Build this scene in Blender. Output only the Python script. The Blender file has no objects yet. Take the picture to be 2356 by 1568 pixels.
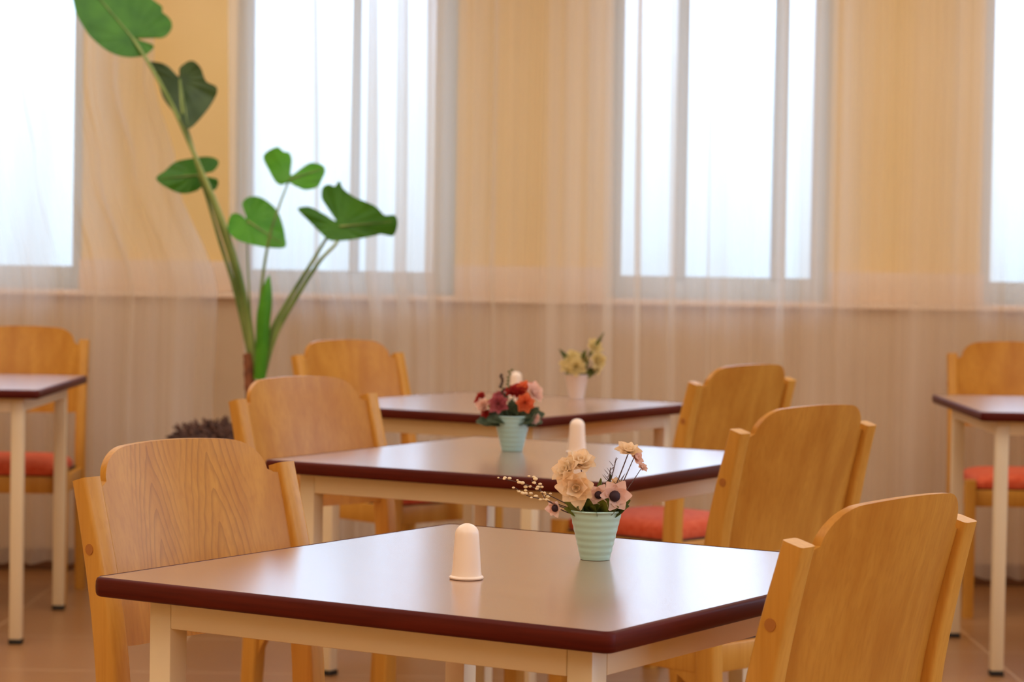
import bpy, bmesh, math, random
from mathutils import Vector, Matrix, Euler

scene = bpy.context.scene
COL = scene.collection
random.seed(7)

# ------------------------------------------------------------------ camera
FPX, PITCH, ROLL, CAMZ = 5950.0, 0.0375, 0.0170, 1.198
W_, H_ = 2356, 1568
_c, _s = math.cos(PITCH), math.sin(PITCH)
R0, F0, U0 = Vector((1, 0, 0)), Vector((0, _c, -_s)), Vector((0, _s, _c))
CR, SR = math.cos(ROLL), math.sin(ROLL)
RV, UV = R0*CR + U0*SR, U0*CR - R0*SR
cam_data = bpy.data.cameras.new('camera')
cam = bpy.data.objects.new('camera', cam_data)
COL.objects.link(cam)
cam.matrix_world = Matrix((
    (RV.x, UV.x, -F0.x, 0), (RV.y, UV.y, -F0.y, 0), (RV.z, UV.z, -F0.z, CAMZ), (0, 0, 0, 1)))
cam_data.sensor_fit = 'HORIZONTAL'
cam_data.sensor_width = 36.0
cam_data.lens = 36.0*FPX/W_
cam_data.clip_start = 0.05
cam_data.dof.use_dof = True
cam_data.dof.focus_distance = 3.55
cam_data.dof.aperture_fstop = 8.0
scene.camera = cam

# ------------------------------------------------------------------ view, world, lights
vs = scene.view_settings
vs.view_transform = 'Standard'
vs.look = 'None'
vs.gamma = 1.0
vs.use_curve_mapping = False
vs.exposure = 0.36
scene.display_settings.display_device = 'sRGB'
cy = scene.cycles
cy.max_bounces = 10
cy.diffuse_bounces = 5
cy.glossy_bounces = 4
cy.transmission_bounces = 6
cy.transparent_max_bounces = 24
cy.caustics_reflective = False
cy.caustics_refractive = False
cy.sample_clamp_indirect = 6.0

world = bpy.data.worlds.new('overcast sky')
scene.world = world
world.use_nodes = True
wn = world.node_tree.nodes
wl = world.node_tree.links
bg = wn['Background']
tc = wn.new('ShaderNodeTexCoord')
sep = wn.new('ShaderNodeSeparateXYZ')
ramp = wn.new('ShaderNodeValToRGB')
re_ = ramp.color_ramp.elements                       # overcast sky, brighter above the horizon haze
re_[0].position = 0.40; re_[0].color = (0.16, 0.20, 0.25, 1)
re_[1].position = 0.56; re_[1].color = (0.52, 0.68, 0.92, 1)
for _p, _c3 in ((0.495, (0.20, 0.245, 0.285, 1)), (0.525, (0.30, 0.375, 0.44, 1))):
    _e = re_.new(_p); _e.color = _c3
mp = wn.new('ShaderNodeMath'); mp.operation = 'MULTIPLY_ADD'
mp.inputs[1].default_value = 0.5; mp.inputs[2].default_value = 0.5
wl.new(tc.outputs['Generated'], sep.inputs[0])
wl.new(sep.outputs['Z'], mp.inputs[0])
wl.new(mp.outputs[0], ramp.inputs[0])
wl.new(ramp.outputs[0], bg.inputs['Color'])
bg.inputs['Strength'].default_value = 4.2

def ceiling_fill(x, y, power, sx=2.4, sy=1.9):  # unseen area light without a fixture, added below the ceiling as interior fill
    ld = bpy.data.lights.new('ceiling_fill_light', 'AREA')
    ld.shape = 'RECTANGLE'; ld.size = sx; ld.size_y = sy
    ld.energy = power; ld.color = (1.0, 0.95, 0.88)
    lo = bpy.data.objects.new('ceiling_fill_light', ld)
    lo.location = (x, y, 2.74)
    COL.objects.link(lo)
for _x in (-1.6, 1.6):
    for _y, _p in ((-0.8, 30), (2.2, 20), (5.0, 18), (7.6, 24)):
        ceiling_fill(_x, _y, _p)

# ------------------------------------------------------------------ helpers
def ray(px, py):
    u, v = (px - W_/2)/FPX, (py - H_/2)/FPX
    return F0 + RV*u - UV*v
def at(px, py, y):
    d = ray(px, py)
    return Vector((0, 0, CAMZ)) + d*(y/d.y)
def on(px, py, z):
    d = ray(px, py)
    return Vector((0, 0, CAMZ)) + d*((z - CAMZ)/d.z)
def lin(r, g, b):
    f = lambda c: (c/255/12.92) if c/255 <= 0.04045 else ((c/255+0.055)/1.055)**2.4
    return (f(r), f(g), f(b), 1)

def tag(o, label=None, cat=None, group=None, kind=None):
    if label: o['label'] = label
    if cat: o['category'] = cat
    if group: o['group'] = group
    if kind: o['kind'] = kind
    return o
def empty(name, loc=(0, 0, 0), rz=0.0):
    o = bpy.data.objects.new(name, None)
    o.location = loc; o.rotation_euler = (0, 0, rz)
    o.empty_display_size = 0.1
    COL.objects.link(o)
    return o
def link(name, bm, mat, parent=None, smooth=40, loc=None):
    bmesh.ops.recalc_face_normals(bm, faces=bm.faces[:])
    me = bpy.data.meshes.new(name)
    bm.to_mesh(me); bm.free()
    for p in me.polygons: p.use_smooth = True
    me.set_sharp_from_angle(angle=math.radians(smooth))
    mats = mat if isinstance(mat, (list, tuple)) else [mat]
    for m in mats: me.materials.append(m)
    o = bpy.data.objects.new(name, me)
    if parent: o.parent = parent
    if loc: o.location = loc
    COL.objects.link(o)
    return o
def copy_tree(o, parent=None):
    c = o.copy(); COL.objects.link(c)
    c.parent = parent
    for ch in list(o.children): copy_tree(ch, c)
    return c

def add_box(bm, x0, x1, y0, y1, z0, z1, bev=0.0, seg=2, M=None):
    r = bmesh.ops.create_cube(bm, size=1.0)
    vs_ = r['verts']
    for v in vs_:
        v.co = Vector(((x0+x1)/2 + v.co.x*(x1-x0), (y0+y1)/2 + v.co.y*(y1-y0), (z0+z1)/2 + v.co.z*(z1-z0)))
    if bev > 0:
        es = list({e for v in vs_ for e in v.link_edges})
        rr = bmesh.ops.bevel(bm, geom=es, offset=bev, segments=seg, profile=0.5, affect='EDGES')
        vs_ = list({v for f in rr['faces'] for v in f.verts} | {v for v in vs_ if v.is_valid})
    if M is not None:
        for v in vs_: v.co = M @ v.co
    return vs_
def add_tube(bm, pts, radii, n=8, caps=True):
    pts = [Vector(p) for p in pts]
    if not isinstance(radii, (list, tuple)): radii = [radii]*len(pts)
    rings = []
    up = None
    for i, p in enumerate(pts):
        t = (pts[min(i+1, len(pts)-1)] - pts[max(i-1, 0)]).normalized()
        if up is None:
            up = Vector((0, 0, 1)) if abs(t.z) < .9 else Vector((1, 0, 0))
        a = t.cross(up).normalized(); b = a.cross(t).normalized(); up = b
        rings.append([bm.verts.new(p + (a*math.cos(2*math.pi*k/n) + b*math.sin(2*math.pi*k/n))*radii[i]) for k in range(n)])
    for A, B in zip(rings, rings[1:]):
        for k in range(n):
            bm.faces.new((A[k], A[(k+1) % n], B[(k+1) % n], B[k]))
    if caps:
        bm.faces.new(rings[0][::-1]); bm.faces.new(rings[-1])
def add_lathe(bm, prof, n=40, c=(0, 0, 0), cap0=True, cap1=True):
    rings = []
    for r, z in prof:
        rings.append([bm.verts.new((c[0]+r*math.cos(2*math.pi*k/n), c[1]+r*math.sin(2*math.pi*k/n), c[2]+z)) for k in range(n)])
    for A, B in zip(rings, rings[1:]):
        for k in range(n):
            bm.faces.new((A[k], A[(k+1) % n], B[(k+1) % n], B[k]))
    if cap0: bm.faces.new(rings[0][::-1])
    if cap1: bm.faces.new(rings[-1])
def add_sweep(bm, path, sx, sy, bev=0.25):
    """rounded rectangular section swept along path in the local y-z plane; sx(i), sy(i) full sizes"""
    n = len(path); rings = []
    for i, (x, y, z) in enumerate(path):
        a = Vector(path[max(i-1, 0)]); b = Vector(path[min(i+1, n-1)])
        t = (b-a).normalized()
        nx = Vector((1, 0, 0)); ny = t.cross(nx).normalized()
        hx, hy = sx(i)/2, sy(i)/2
        q = min(hx, hy)*bev
        sec = []
        for (cx, cy_, a0) in ((hx-q, hy-q, 0), (-hx+q, hy-q, 90), (-hx+q, -hy+q, 180), (hx-q, -hy+q, 270)):
            for k in range(4):
                an = math.radians(a0 + 30*k)
                sec.append((cx+q*math.cos(an), cy_+q*math.sin(an)))
        rings.append([bm.verts.new(Vector((x, y, z)) + nx*u + ny*v) for u, v in sec])
    m = len(rings[0])
    for A, B in zip(rings, rings[1:]):
        for k in range(m):
            bm.faces.new((A[k], A[(k+1) % m], B[(k+1) % m], B[k]))
    bm.faces.new(rings[0][::-1]); bm.faces.new(rings[-1])
def catmull(pts, sub=6, closed=False):
    out = []; n = len(pts)
    P = [Vector(p) for p in pts]
    rng = range(n) if closed else range(n-1)
    for i in rng:
        if closed: p0, p1, p2, p3 = P[(i-1) % n], P[i], P[(i+1) % n], P[(i+2) % n]
        else: p0, p1, p2, p3 = P[max(i-1, 0)], P[i], P[i+1], P[min(i+2, n-1)]
        for k in range(sub):
            t = k/sub
            out.append(0.5*((2*p1) + (p2-p0)*t + (2*p0-5*p1+4*p2-p3)*t*t + (3*p1-p0-3*p2+p3)*t**3))
    if not closed: out.append(P[-1])
    return out

# ------------------------------------------------------------------ materials
def mat(name, col, rough=0.5, spec=0.5, coat=0.0, coat_rough=0.1, sheen=0.0, sub=0.0):
    m = bpy.data.materials.new(name); m.use_nodes = True
    b = m.node_tree.nodes['Principled BSDF']
    b.inputs['Base Color'].default_value = col
    b.inputs['Roughness'].default_value = rough
    b.inputs['Specular IOR Level'].default_value = spec
    b.inputs['Coat Weight'].default_value = coat
    b.inputs['Coat Roughness'].default_value = coat_rough
    b.inputs['Sheen Weight'].default_value = sheen
    return m
def nt(m): return m.node_tree.nodes, m.node_tree.links, m.node_tree.nodes['Principled BSDF']
def noise_color(m, c1, c2, scale=(1, 1, 1), nscale=5, detail=4, dist=0.0, lo=0.35, hi=0.65, bump=0.0, rnd=False):
    n, l, b = nt(m)
    t = n.new('ShaderNodeTexCoord'); mp_ = n.new('ShaderNodeMapping'); mp_.inputs['Scale'].default_value = scale
    no = n.new('ShaderNodeTexNoise'); no.inputs['Scale'].default_value = nscale
    no.inputs['Detail'].default_value = detail; no.inputs['Distortion'].default_value = dist
    r = n.new('ShaderNodeValToRGB')
    r.color_ramp.elements[0].position = lo; r.color_ramp.elements[0].color = c1
    r.color_ramp.elements[1].position = hi; r.color_ramp.elements[1].color = c2
    l.new(t.outputs['Object'], mp_.inputs['Vector'])
    if rnd:
        oi = n.new('ShaderNodeObjectInfo'); ad = n.new('ShaderNodeVectorMath'); ad.operation = 'SCALE'
        ad.inputs[0].default_value = (31, 17, 23); l.new(oi.outputs['Random'], ad.inputs['Scale'])
        l.new(ad.outputs[0], mp_.inputs['Location'])
    l.new(mp_.outputs[0], no.inputs['Vector']); l.new(no.outputs['Fac'], r.inputs[0])
    l.new(r.outputs[0], b.inputs['Base Color'])
    if bump:
        bu = n.new('ShaderNodeBump'); bu.inputs['Strength'].default_value = bump; bu.inputs['Distance'].default_value = 0.002
        l.new(no.outputs['Fac'], bu.inputs['Height']); l.new(bu.outputs[0], b.inputs['Normal'])
    return m

def wood_mat(name, light, dark, deep, rough=0.36, arches=()):
    """vertical grained veneer: long streaks and fine pores; arches = x positions of cathedral figures"""
    m = mat(name, light, rough, 0.3)
    n, l, b = nt(m)
    def math_(op, a=None, b_=None):
        q = n.new('ShaderNodeMath'); q.operation = op
        for i, v in enumerate((a, b_)):
            if v is None: continue
            if isinstance(v, (int, float)): q.inputs[i].default_value = v
            else: l.new(v, q.inputs[i])
        return q.outputs[0]
    t = n.new('ShaderNodeTexCoord'); oi = n.new('ShaderNodeObjectInfo')
    sc = n.new('ShaderNodeVectorMath'); sc.operation = 'SCALE'; sc.inputs[0].default_value = (13, 7, 19)
    l.new(oi.outputs['Random'], sc.inputs['Scale'])
    ad = n.new('ShaderNodeVectorMath'); ad.operation = 'ADD'
    l.new(t.outputs['Object'], ad.inputs[0]); l.new(sc.outputs[0], ad.inputs[1])
    def noise(scale, detail):
        mp_ = n.new('ShaderNodeMapping'); mp_.inputs['Scale'].default_value = scale
        l.new(ad.outputs[0], mp_.inputs['Vector'])
        no = n.new('ShaderNodeTexNoise'); no.inputs['Scale'].default_value = 1.0; no.inputs['Detail'].default_value = detail
        l.new(mp_.outputs[0], no.inputs['Vector'])
        return no.outputs['Fac']
    broad = noise((26, 26, 1.3), 3)
    fine = noise((170, 170, 5), 3)
    r1 = n.new('ShaderNodeValToRGB'); e = r1.color_ramp.elements
    e[0].position = 0.34; e[0].color = light; e[1].position = 0.68; e[1].color = dark
    l.new(broad, r1.inputs[0])
    r2 = n.new('ShaderNodeValToRGB')
    r2.color_ramp.elements[0].position = 0.45; r2.color_ramp.elements[0].color = (0, 0, 0, 1)
    r2.color_ramp.elements[1].position = 0.75; r2.color_ramp.elements[1].color = (0.45, 0.45, 0.45, 1)
    l.new(fine, r2.inputs[0])
    mx = n.new('ShaderNodeMix'); mx.data_type = 'RGBA'
    l.new(r2.outputs[0], mx.inputs['Factor']); l.new(r1.outputs[0], mx.inputs['A']); mx.inputs['B'].default_value = deep
    col = mx.outputs['Result']
    if arches:
        sp = n.new('ShaderNodeSeparateXYZ'); l.new(t.outputs['Object'], sp.inputs[0])
        wob = noise((16, 16, 7), 3)
        for ax, wid, kk in arches:
            dx = math_('SUBTRACT', sp.outputs['X'], ax)
            adx = math_('ABSOLUTE', dx)
            v = math_('ADD', math_('MULTIPLY', sp.outputs['Z'], kk), math_('MULTIPLY', math_('POWER', math_('DIVIDE', adx, wid), 1.25), 4.6))
            v = math_('ADD', v, math_('MULTIPLY', wob, 2.2))
            fr = math_('FRACT', v)
            line = n.new('ShaderNodeMapRange'); line.inputs['From Min'].default_value = 0.55; line.inputs['From Max'].default_value = 1.0
            l.new(fr, line.inputs['Value'])
            fade = n.new('ShaderNodeMapRange'); fade.inputs['From Min'].default_value = wid*1.25; fade.inputs['From Max'].default_value = wid*.7
            l.new(adx, fade.inputs['Value'])
            fac = math_('MULTIPLY', math_('MULTIPLY', line.outputs[0], fade.outputs[0]), 0.5)
            x = n.new('ShaderNodeMix'); x.data_type = 'RGBA'
            l.new(fac, x.inputs['Factor']); l.new(col, x.inputs['A'])
            x.inputs['B'].default_value = tuple(c*.62 for c in deep[:3]) + (1,)
            col = x.outputs['Result']
    l.new(col, b.inputs['Base Color'])
    return m

M = {}
M['chair_wood'] = wood_mat('chair beech veneer', lin(200, 142, 56), lin(182, 120, 40), lin(168, 106, 32))
M['chair_wood_bold'] = wood_mat('chair veneer with cathedral figure', lin(202, 144, 50), lin(188, 128, 38), lin(172, 110, 30), arches=((.062, .050, 20), (-.062, .062, 16)))
M['chair_solid'] = wood_mat('chair solid beech', lin(208, 152, 66), lin(196, 138, 52), lin(180, 120, 40))
M['seat'] = noise_color(mat('orange seat fabric', lin(210, 88, 54), 0.85, 0.2, sheen=0.1), lin(202, 78, 44), lin(216, 98, 64), nscale=60, bump=0.2)
M['seat_under'] = mat('dark seat underside', lin(60, 38, 28), 0.7)
M['plug'] = mat('darker wood plug', lin(168, 104, 40), 0.4)
M['laminate'] = noise_color(mat('brown table laminate', lin(160, 118, 92), 0.27, 0.9, coat=1.0, coat_rough=0.21),
                            lin(150, 110, 86), lin(166, 124, 98), scale=(2, 30, 2), nscale=2.0, lo=.3, hi=.7)
M['edge'] = noise_color(mat('mahogany table edge', lin(78, 18, 9), 0.45, 0.15), lin(72, 15, 8), lin(88, 24, 12), scale=(3, 3, 60), nscale=2)
M['steel'] = mat('cream painted steel', lin(230, 212, 178), 0.38, 0.5)
M['glide'] = mat('black plastic glide', lin(22, 20, 20), 0.5)
M['mint'] = mat('mint green ceramic', lin(180, 216, 202), 0.32, 0.5)
M['mint_blue'] = mat('pale turquoise ceramic', lin(172, 216, 218), 0.32, 0.5)
M['white_pot'] = mat('white ceramic pot', lin(240, 226, 216), 0.35, 0.5)
M['holder'] = mat('ivory plastic', lin(248, 228, 208), 0.34, 0.5)
M['moss'] = noise_color(mat('dark moss', lin(48, 44, 26), 0.9), lin(34, 30, 18), lin(70, 66, 34), nscale=80)
M['stem'] = mat('dark flower stem', lin(84, 60, 54), 0.6)
M['stem_green'] = mat('green flower stem', lin(92, 104, 52), 0.6)
def petal_mat(name, c1, c2):
    m = noise_color(mat(name, c1, 0.6, 0.3), c1, c2, nscale=40, lo=.3, hi=.7)
    n, l, b = nt(m)
    tr = n.new('ShaderNodeBsdfTranslucent'); tr.inputs['Color'].default_value = c2
    mx = n.new('ShaderNodeMixShader'); mx.inputs[0].default_value = 0.42
    l.new(b.outputs[0], mx.inputs[1]); l.new(tr.outputs[0], mx.inputs[2])
    l.new(mx.outputs[0], n['Material Output'].inputs['Surface'])
    return m
M['peach'] = petal_mat('peach petal', lin(255, 222, 174), lin(255, 242, 220))
M['pale_pink'] = petal_mat('pale pink petal', lin(250, 214, 198), lin(252, 232, 220))
M['cream'] = petal_mat('cream petal', lin(240, 222, 158), lin(246, 234, 190))
M['red'] = petal_mat('red petal', lin(186, 44, 44), lin(206, 70, 62))
M['rose'] = petal_mat('dusty rose petal', lin(196, 100, 110), lin(220, 140, 144))
M['orange'] = petal_mat('orange petal', lin(240, 128, 76), lin(248, 164, 112))
M['centre'] = mat('dark flower centre', lin(44, 16, 28), 0.7)
M['sepal'] = mat('maroon flower base', lin(96, 40, 34), 0.7)
M['flower_leaf'] = noise_color(mat('flower leaf', lin(104, 116, 44), 0.5), lin(66, 84, 30), lin(146, 150, 60), nscale=40)
M['grey_leaf'] = noise_color(mat('grey green leaf', lin(92, 112, 88), 0.55), lin(68, 90, 66), lin(118, 134, 104), nscale=40)
M['bead'] = mat('brown berry', lin(78, 58, 42), 0.5)
M['bud'] = mat('cream bud', lin(240, 216, 172), 0.6)

def leaf_mat(name, c1, c2, c3):
    m = mat(name, c1, 0.42, 0.35)
    noise_color(m, c1, c2, nscale=14, detail=3, lo=.3, hi=.7)
    n, l, b = nt(m)
    tr = n.new('ShaderNodeBsdfTranslucent'); tr.inputs['Color'].default_value = c3
    mx = n.new('ShaderNodeMixShader'); mx.inputs[0].default_value = 0.2
    out = n['Material Output']
    l.new(b.outputs[0], mx.inputs[1]); l.new(tr.outputs[0], mx.inputs[2]); l.new(mx.outputs[0], out.inputs['Surface'])
    return m
M['leaf'] = leaf_mat('plant leaf', lin(46, 104, 14), lin(70, 130, 26), lin(110, 184, 34))
M['leaf_dark'] = leaf_mat('old plant leaf', lin(48, 72, 32), lin(68, 92, 44), lin(70, 100, 34))
M['leaf_bright'] = leaf_mat('young plant leaf', lin(66, 140, 24), lin(94, 166, 40), lin(124, 204, 36))
M['petiole'] = noise_color(mat('plant petiole', lin(118, 146, 66), 0.4), lin(84, 116, 46), lin(150, 168, 92), scale=(1, 1, .3), nscale=14)
M['petiole_dark'] = mat('dark green petiole', lin(76, 104, 44), 0.4)
M['trunk'] = noise_color(mat('plant trunk', lin(122, 70, 44), 0.85), lin(84, 44, 30), lin(150, 90, 56), nscale=30, bump=.6)
M['planter'] = noise_color(mat('brown planter', lin(70, 48, 40), 0.6), lin(60, 40, 34), lin(84, 58, 48), nscale=20)
M['coir'] = noise_color(mat('brown coir', lin(84, 58, 50), 0.95), lin(52, 34, 32), lin(120, 86, 72), nscale=60)

M['wall'] = noise_color(mat('cream yellow paint', lin(242, 212, 156), 0.85, 0.2), lin(240, 210, 146), lin(244, 216, 158), nscale=2)
M['dado'] = noise_color(mat('tan dado paint', lin(204, 176, 142), 0.7, 0.3), lin(200, 171, 136), lin(209, 181, 148), nscale=3)
M['sill'] = mat('pale sill board', lin(240, 214, 188), 0.45, 0.4)
M['base'] = mat('dark skirting', lin(110, 72, 46), 0.5)
M['ceil'] = mat('white ceiling paint', lin(246, 238, 222), 0.9, 0.1)
M['frame'] = mat('grey white window frame', lin(214, 232, 250), 0.4, 0.4)
def glass_mat():
    m = bpy.data.materials.new('window glass'); m.use_nodes = True
    n, l = m.node_tree.nodes, m.node_tree.links
    n.remove(n['Principled BSDF'])
    t = n.new('ShaderNodeBsdfTransparent'); t.inputs['Color'].default_value = (0.96, 0.985, 1, 1)
    g = n.new('ShaderNodeBsdfGlossy'); g.inputs['Roughness'].default_value = 0.02
    f = n.new('ShaderNodeFresnel'); f.inputs['IOR'].default_value = 1.45
    x = n.new('ShaderNodeMixShader')
    l.new(f.outputs[0], x.inputs[0]); l.new(t.outputs[0], x.inputs[1]); l.new(g.outputs[0], x.inputs[2])
    l.new(x.outputs[0], n['Material Output'].inputs['Surface'])
    return m
M['glass'] = glass_mat()
def sheer_mat():
    m = bpy.data.materials.new('sheer curtain voile'); m.use_nodes = True
    n, l = m.node_tree.nodes, m.node_tree.links
    n.remove(n['Principled BSDF'])
    t = n.new('ShaderNodeBsdfTransparent'); t.inputs['Color'].default_value = (1, 1, 1, 1)
    d = n.new('ShaderNodeBsdfDiffuse'); d.inputs['Color'].default_value = lin(250, 244, 236)
    r = n.new('ShaderNodeBsdfTranslucent'); r.inputs['Color'].default_value = lin(250, 246, 240)
    a = n.new('ShaderNodeMixShader'); a.inputs[0].default_value = 0.62
    l.new(d.outputs[0], a.inputs[1]); l.new(r.outputs[0], a.inputs[2])
    # weave density varies in long vertical streaks
    tc_ = n.new('ShaderNodeTexCoord'); mp_ = n.new('ShaderNodeMapping'); mp_.inputs['Scale'].default_value = (8, 0.0, 0.22)
    no = n.new('ShaderNodeTexNoise'); no.inputs['Scale'].default_value = 1.0; no.inputs['Detail'].default_value = 3
    l.new(tc_.outputs['Object'], mp_.inputs[0]); l.new(mp_.outputs[0], no.inputs['Vector'])
    mr = n.new('ShaderNodeMapRange'); mr.inputs['From Min'].default_value = 0.3; mr.inputs['From Max'].default_value = 0.7
    mr.inputs['To Min'].default_value = 0.28; mr.inputs['To Max'].default_value = 0.66
    l.new(no.outputs['Fac'], mr.inputs['Value'])
    x = n.new('ShaderNodeMixShader')
    l.new(mr.outputs[0], x.inputs[0]); l.new(t.outputs[0], x.inputs[1]); l.new(a.outputs[0], x.inputs[2])
    l.new(x.outputs[0], n['Material Output'].inputs['Surface'])
    return m
M['sheer'] = sheer_mat()
def floor_mat():
    m = mat('brown floor tile', lin(176, 120, 72), 0.30, 0.5)
    n, l, b = nt(m)
    t = n.new('ShaderNodeTexCoord'); mp_ = n.new('ShaderNodeMapping')
    mp_.inputs['Rotation'].default_value = (0, 0, 0.0); mp_.inputs['Location'].default_value = (0.36, 0.09, 0)
    br = n.new('ShaderNodeTexBrick'); br.offset = 0.0
    br.inputs['Color1'].default_value = lin(170, 122, 76); br.inputs['Color2'].default_value = lin(162, 114, 70)
    br.inputs['Mortar'].default_value = lin(206, 168, 128)
    br.inputs['Scale'].default_value = 1.0; br.inputs['Mortar Size'].default_value = 0.004
    br.inputs['Brick Width'].default_value = 0.6; br.inputs['Row Height'].default_value = 0.6
    l.new(t.outputs['Object'], mp_.inputs[0]); l.new(mp_.outputs[0], br.inputs['Vector'])
    no = n.new('ShaderNodeTexNoise'); no.inputs['Scale'].default_value = 3; no.inputs['Detail'].default_value = 5
    l.new(t.outputs['Object'], no.inputs['Vector'])
    hs = n.new('ShaderNodeMix'); hs.data_type = 'RGBA'; hs.blend_type = 'MULTIPLY'
    rp = n.new('ShaderNodeValToRGB'); rp.color_ramp.elements[0].color = (.82, .80, .78, 1); rp.color_ramp.elements[1].color = (1, 1, 1, 1)
    l.new(no.outputs['Fac'], rp.inputs[0]); hs.inputs['Factor'].default_value = 1.0
    l.new(br.outputs['Color'], hs.inputs['A']); l.new(rp.outputs[0], hs.inputs['B'])
    l.new(hs.outputs['Result'], b.inputs['Base Color'])
    return m
M['floor'] = floor_mat()

# ------------------------------------------------------------------ the room
WY = 9.35          # face of the piers between the windows
DY = 9.28          # face of the lower wall
SILLZ, BANDZ, HEADZ, CEILZ = 1.008, 1.118, 2.45, 2.78
XL, XR, YB = -3.4, 3.4, -2.4
WIN = [(-2.36, -1.56), (-1.01, -0.21), (0.34, 1.14), (1.69, 2.49)]

def struct(name, bm, m, parent=None, smooth=30):
    o = link(name, bm, m, parent, smooth)
    if parent is None: o['kind'] = 'structure'
    return o
bm = bmesh.new(); add_box(bm, XL-.2, XR+.2, YB-.2, 9.7, -0.12, 0.0); struct('floor', bm, M['floor'])
bm = bmesh.new(); add_box(bm, XL-.2, XR+.2, YB-.2, 9.7, CEILZ, CEILZ+.12); struct('ceiling', bm, M['ceil'])
bm = bmesh.new(); add_box(bm, XL-.2, XL, YB, 9.7, 0, CEILZ); struct('wall_left', bm, M['wall'])
SIDE = [(-2.0, 0.2), (1.2, 3.6), (4.6, 7.0)]
bm = bmesh.new()
se = [YB] + [e for w in SIDE for e in w] + [9.7]
for a, b_ in zip(se[0::2], se[1::2]): add_box(bm, XR, XR+.2, a, b_, 0.8, 2.45)
add_box(bm, XR, XR+.2, YB, 9.7, 0, .8); add_box(bm, XR, XR+.2, YB, 9.7, 2.45, CEILZ)
struct('wall_right', bm, M['wall'])
bm = bmesh.new(); add_box(bm, XL-.2, XR+.2, YB-.2, YB, 0, CEILZ); struct('wall_front', bm, M['wall'])
bm = bmesh.new()
edges = [XL] + [e for w in WIN for e in w] + [XR]
for a, b_ in zip(edges[0::2], edges[1::2]):
    add_box(bm, a, b_, WY, 9.7, SILLZ, HEADZ)
add_box(bm, XL, XR, WY, 9.7, HEADZ, CEILZ)
struct('wall_back', bm, M['wall'])
bm = bmesh.new(); add_box(bm, XL, XR, DY, 9.7, 0, SILLZ - .022)
struct('wall_back_dado', bm, M['dado'])
bm = bmesh.new()
for a, b_ in zip(edges[0::2], edges[1::2]):
    add_box(bm, a, b_, DY+.005, WY+.01, SILLZ, BANDZ, 0.006)
struct('trim_1', bm, M['sill'])
bm = bmesh.new()
add_box(bm, XL, XR, DY-.03, 9.66, SILLZ - .022, SILLZ, 0.005)
struct('trim_2', bm, M['sill'])
bm = bmesh.new(); add_box(bm, XL, XR, DY-.015, DY+.01, 0, .075, 0.004); struct('baseboard_back', bm, M['base'])

WX = lambda px: (px-1178)*9.47/FPX
WBAR = [(.055, .055, [(-1.96, .02)]), (.052, .085, [(WX(811), .017)]), (.055, .05, [(WX(1561), .021), (WX(1787), .026)]), (.055, .055, [(2.09, .02)])]
for i, (x0, x1) in enumerate(WIN):
    fy0, fy1 = 9.47, 9.53
    ls, rs, bars = WBAR[i]
    bm = bmesh.new()
    add_box(bm, x0, x0+ls, fy0, fy1, SILLZ, HEADZ, .004)
    add_box(bm, x1-rs, x1, fy0, fy1, SILLZ, HEADZ, .004)
    add_box(bm, x0+ls, x1-rs, fy0+.002, fy1, SILLZ, SILLZ+.082, .004)
    add_box(bm, x0+ls, x1-rs, fy0+.002, fy1, HEADZ-.06, HEADZ, .004)
    w = struct('window_%d' % (i+1), bm, M['frame'])
    for (xm, hw) in bars:
        bm = bmesh.new(); add_box(bm, xm-hw, xm+hw, fy0-.008, fy1-.006, SILLZ+.075, HEADZ-.06, .003)
        link('mullion', bm, M['frame'], w)
    bm = bmesh.new(); add_box(bm, x0+ls*.9, x1-rs*.9, 9.498, 9.504, SILLZ+.077, HEADZ-.055)
    link('window_pane', bm, M['glass'], w)
for i, (y0, y1) in enumerate(SIDE):
    fx0, fx1 = XR+.09, XR+.15
    bm = bmesh.new()
    add_box(bm, fx0, fx1, y0, y0+.05, .8, 2.45, .004); add_box(bm, fx0, fx1, y1-.05, y1, .8, 2.45, .004)
    add_box(bm, fx0+.002, fx1, y0+.05, y1-.05, .8, .85, .004); add_box(bm, fx0+.002, fx1, y0+.05, y1-.05, 2.40, 2.45, .004)
    w = struct('window_%d' % (i+5), bm, M['frame'])
    bm = bmesh.new(); add_box(bm, fx0+.03, fx0+.036, y0+.045, y1-.045, .845, 2.405)
    link('window_pane', bm, M['glass'], w)

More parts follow.
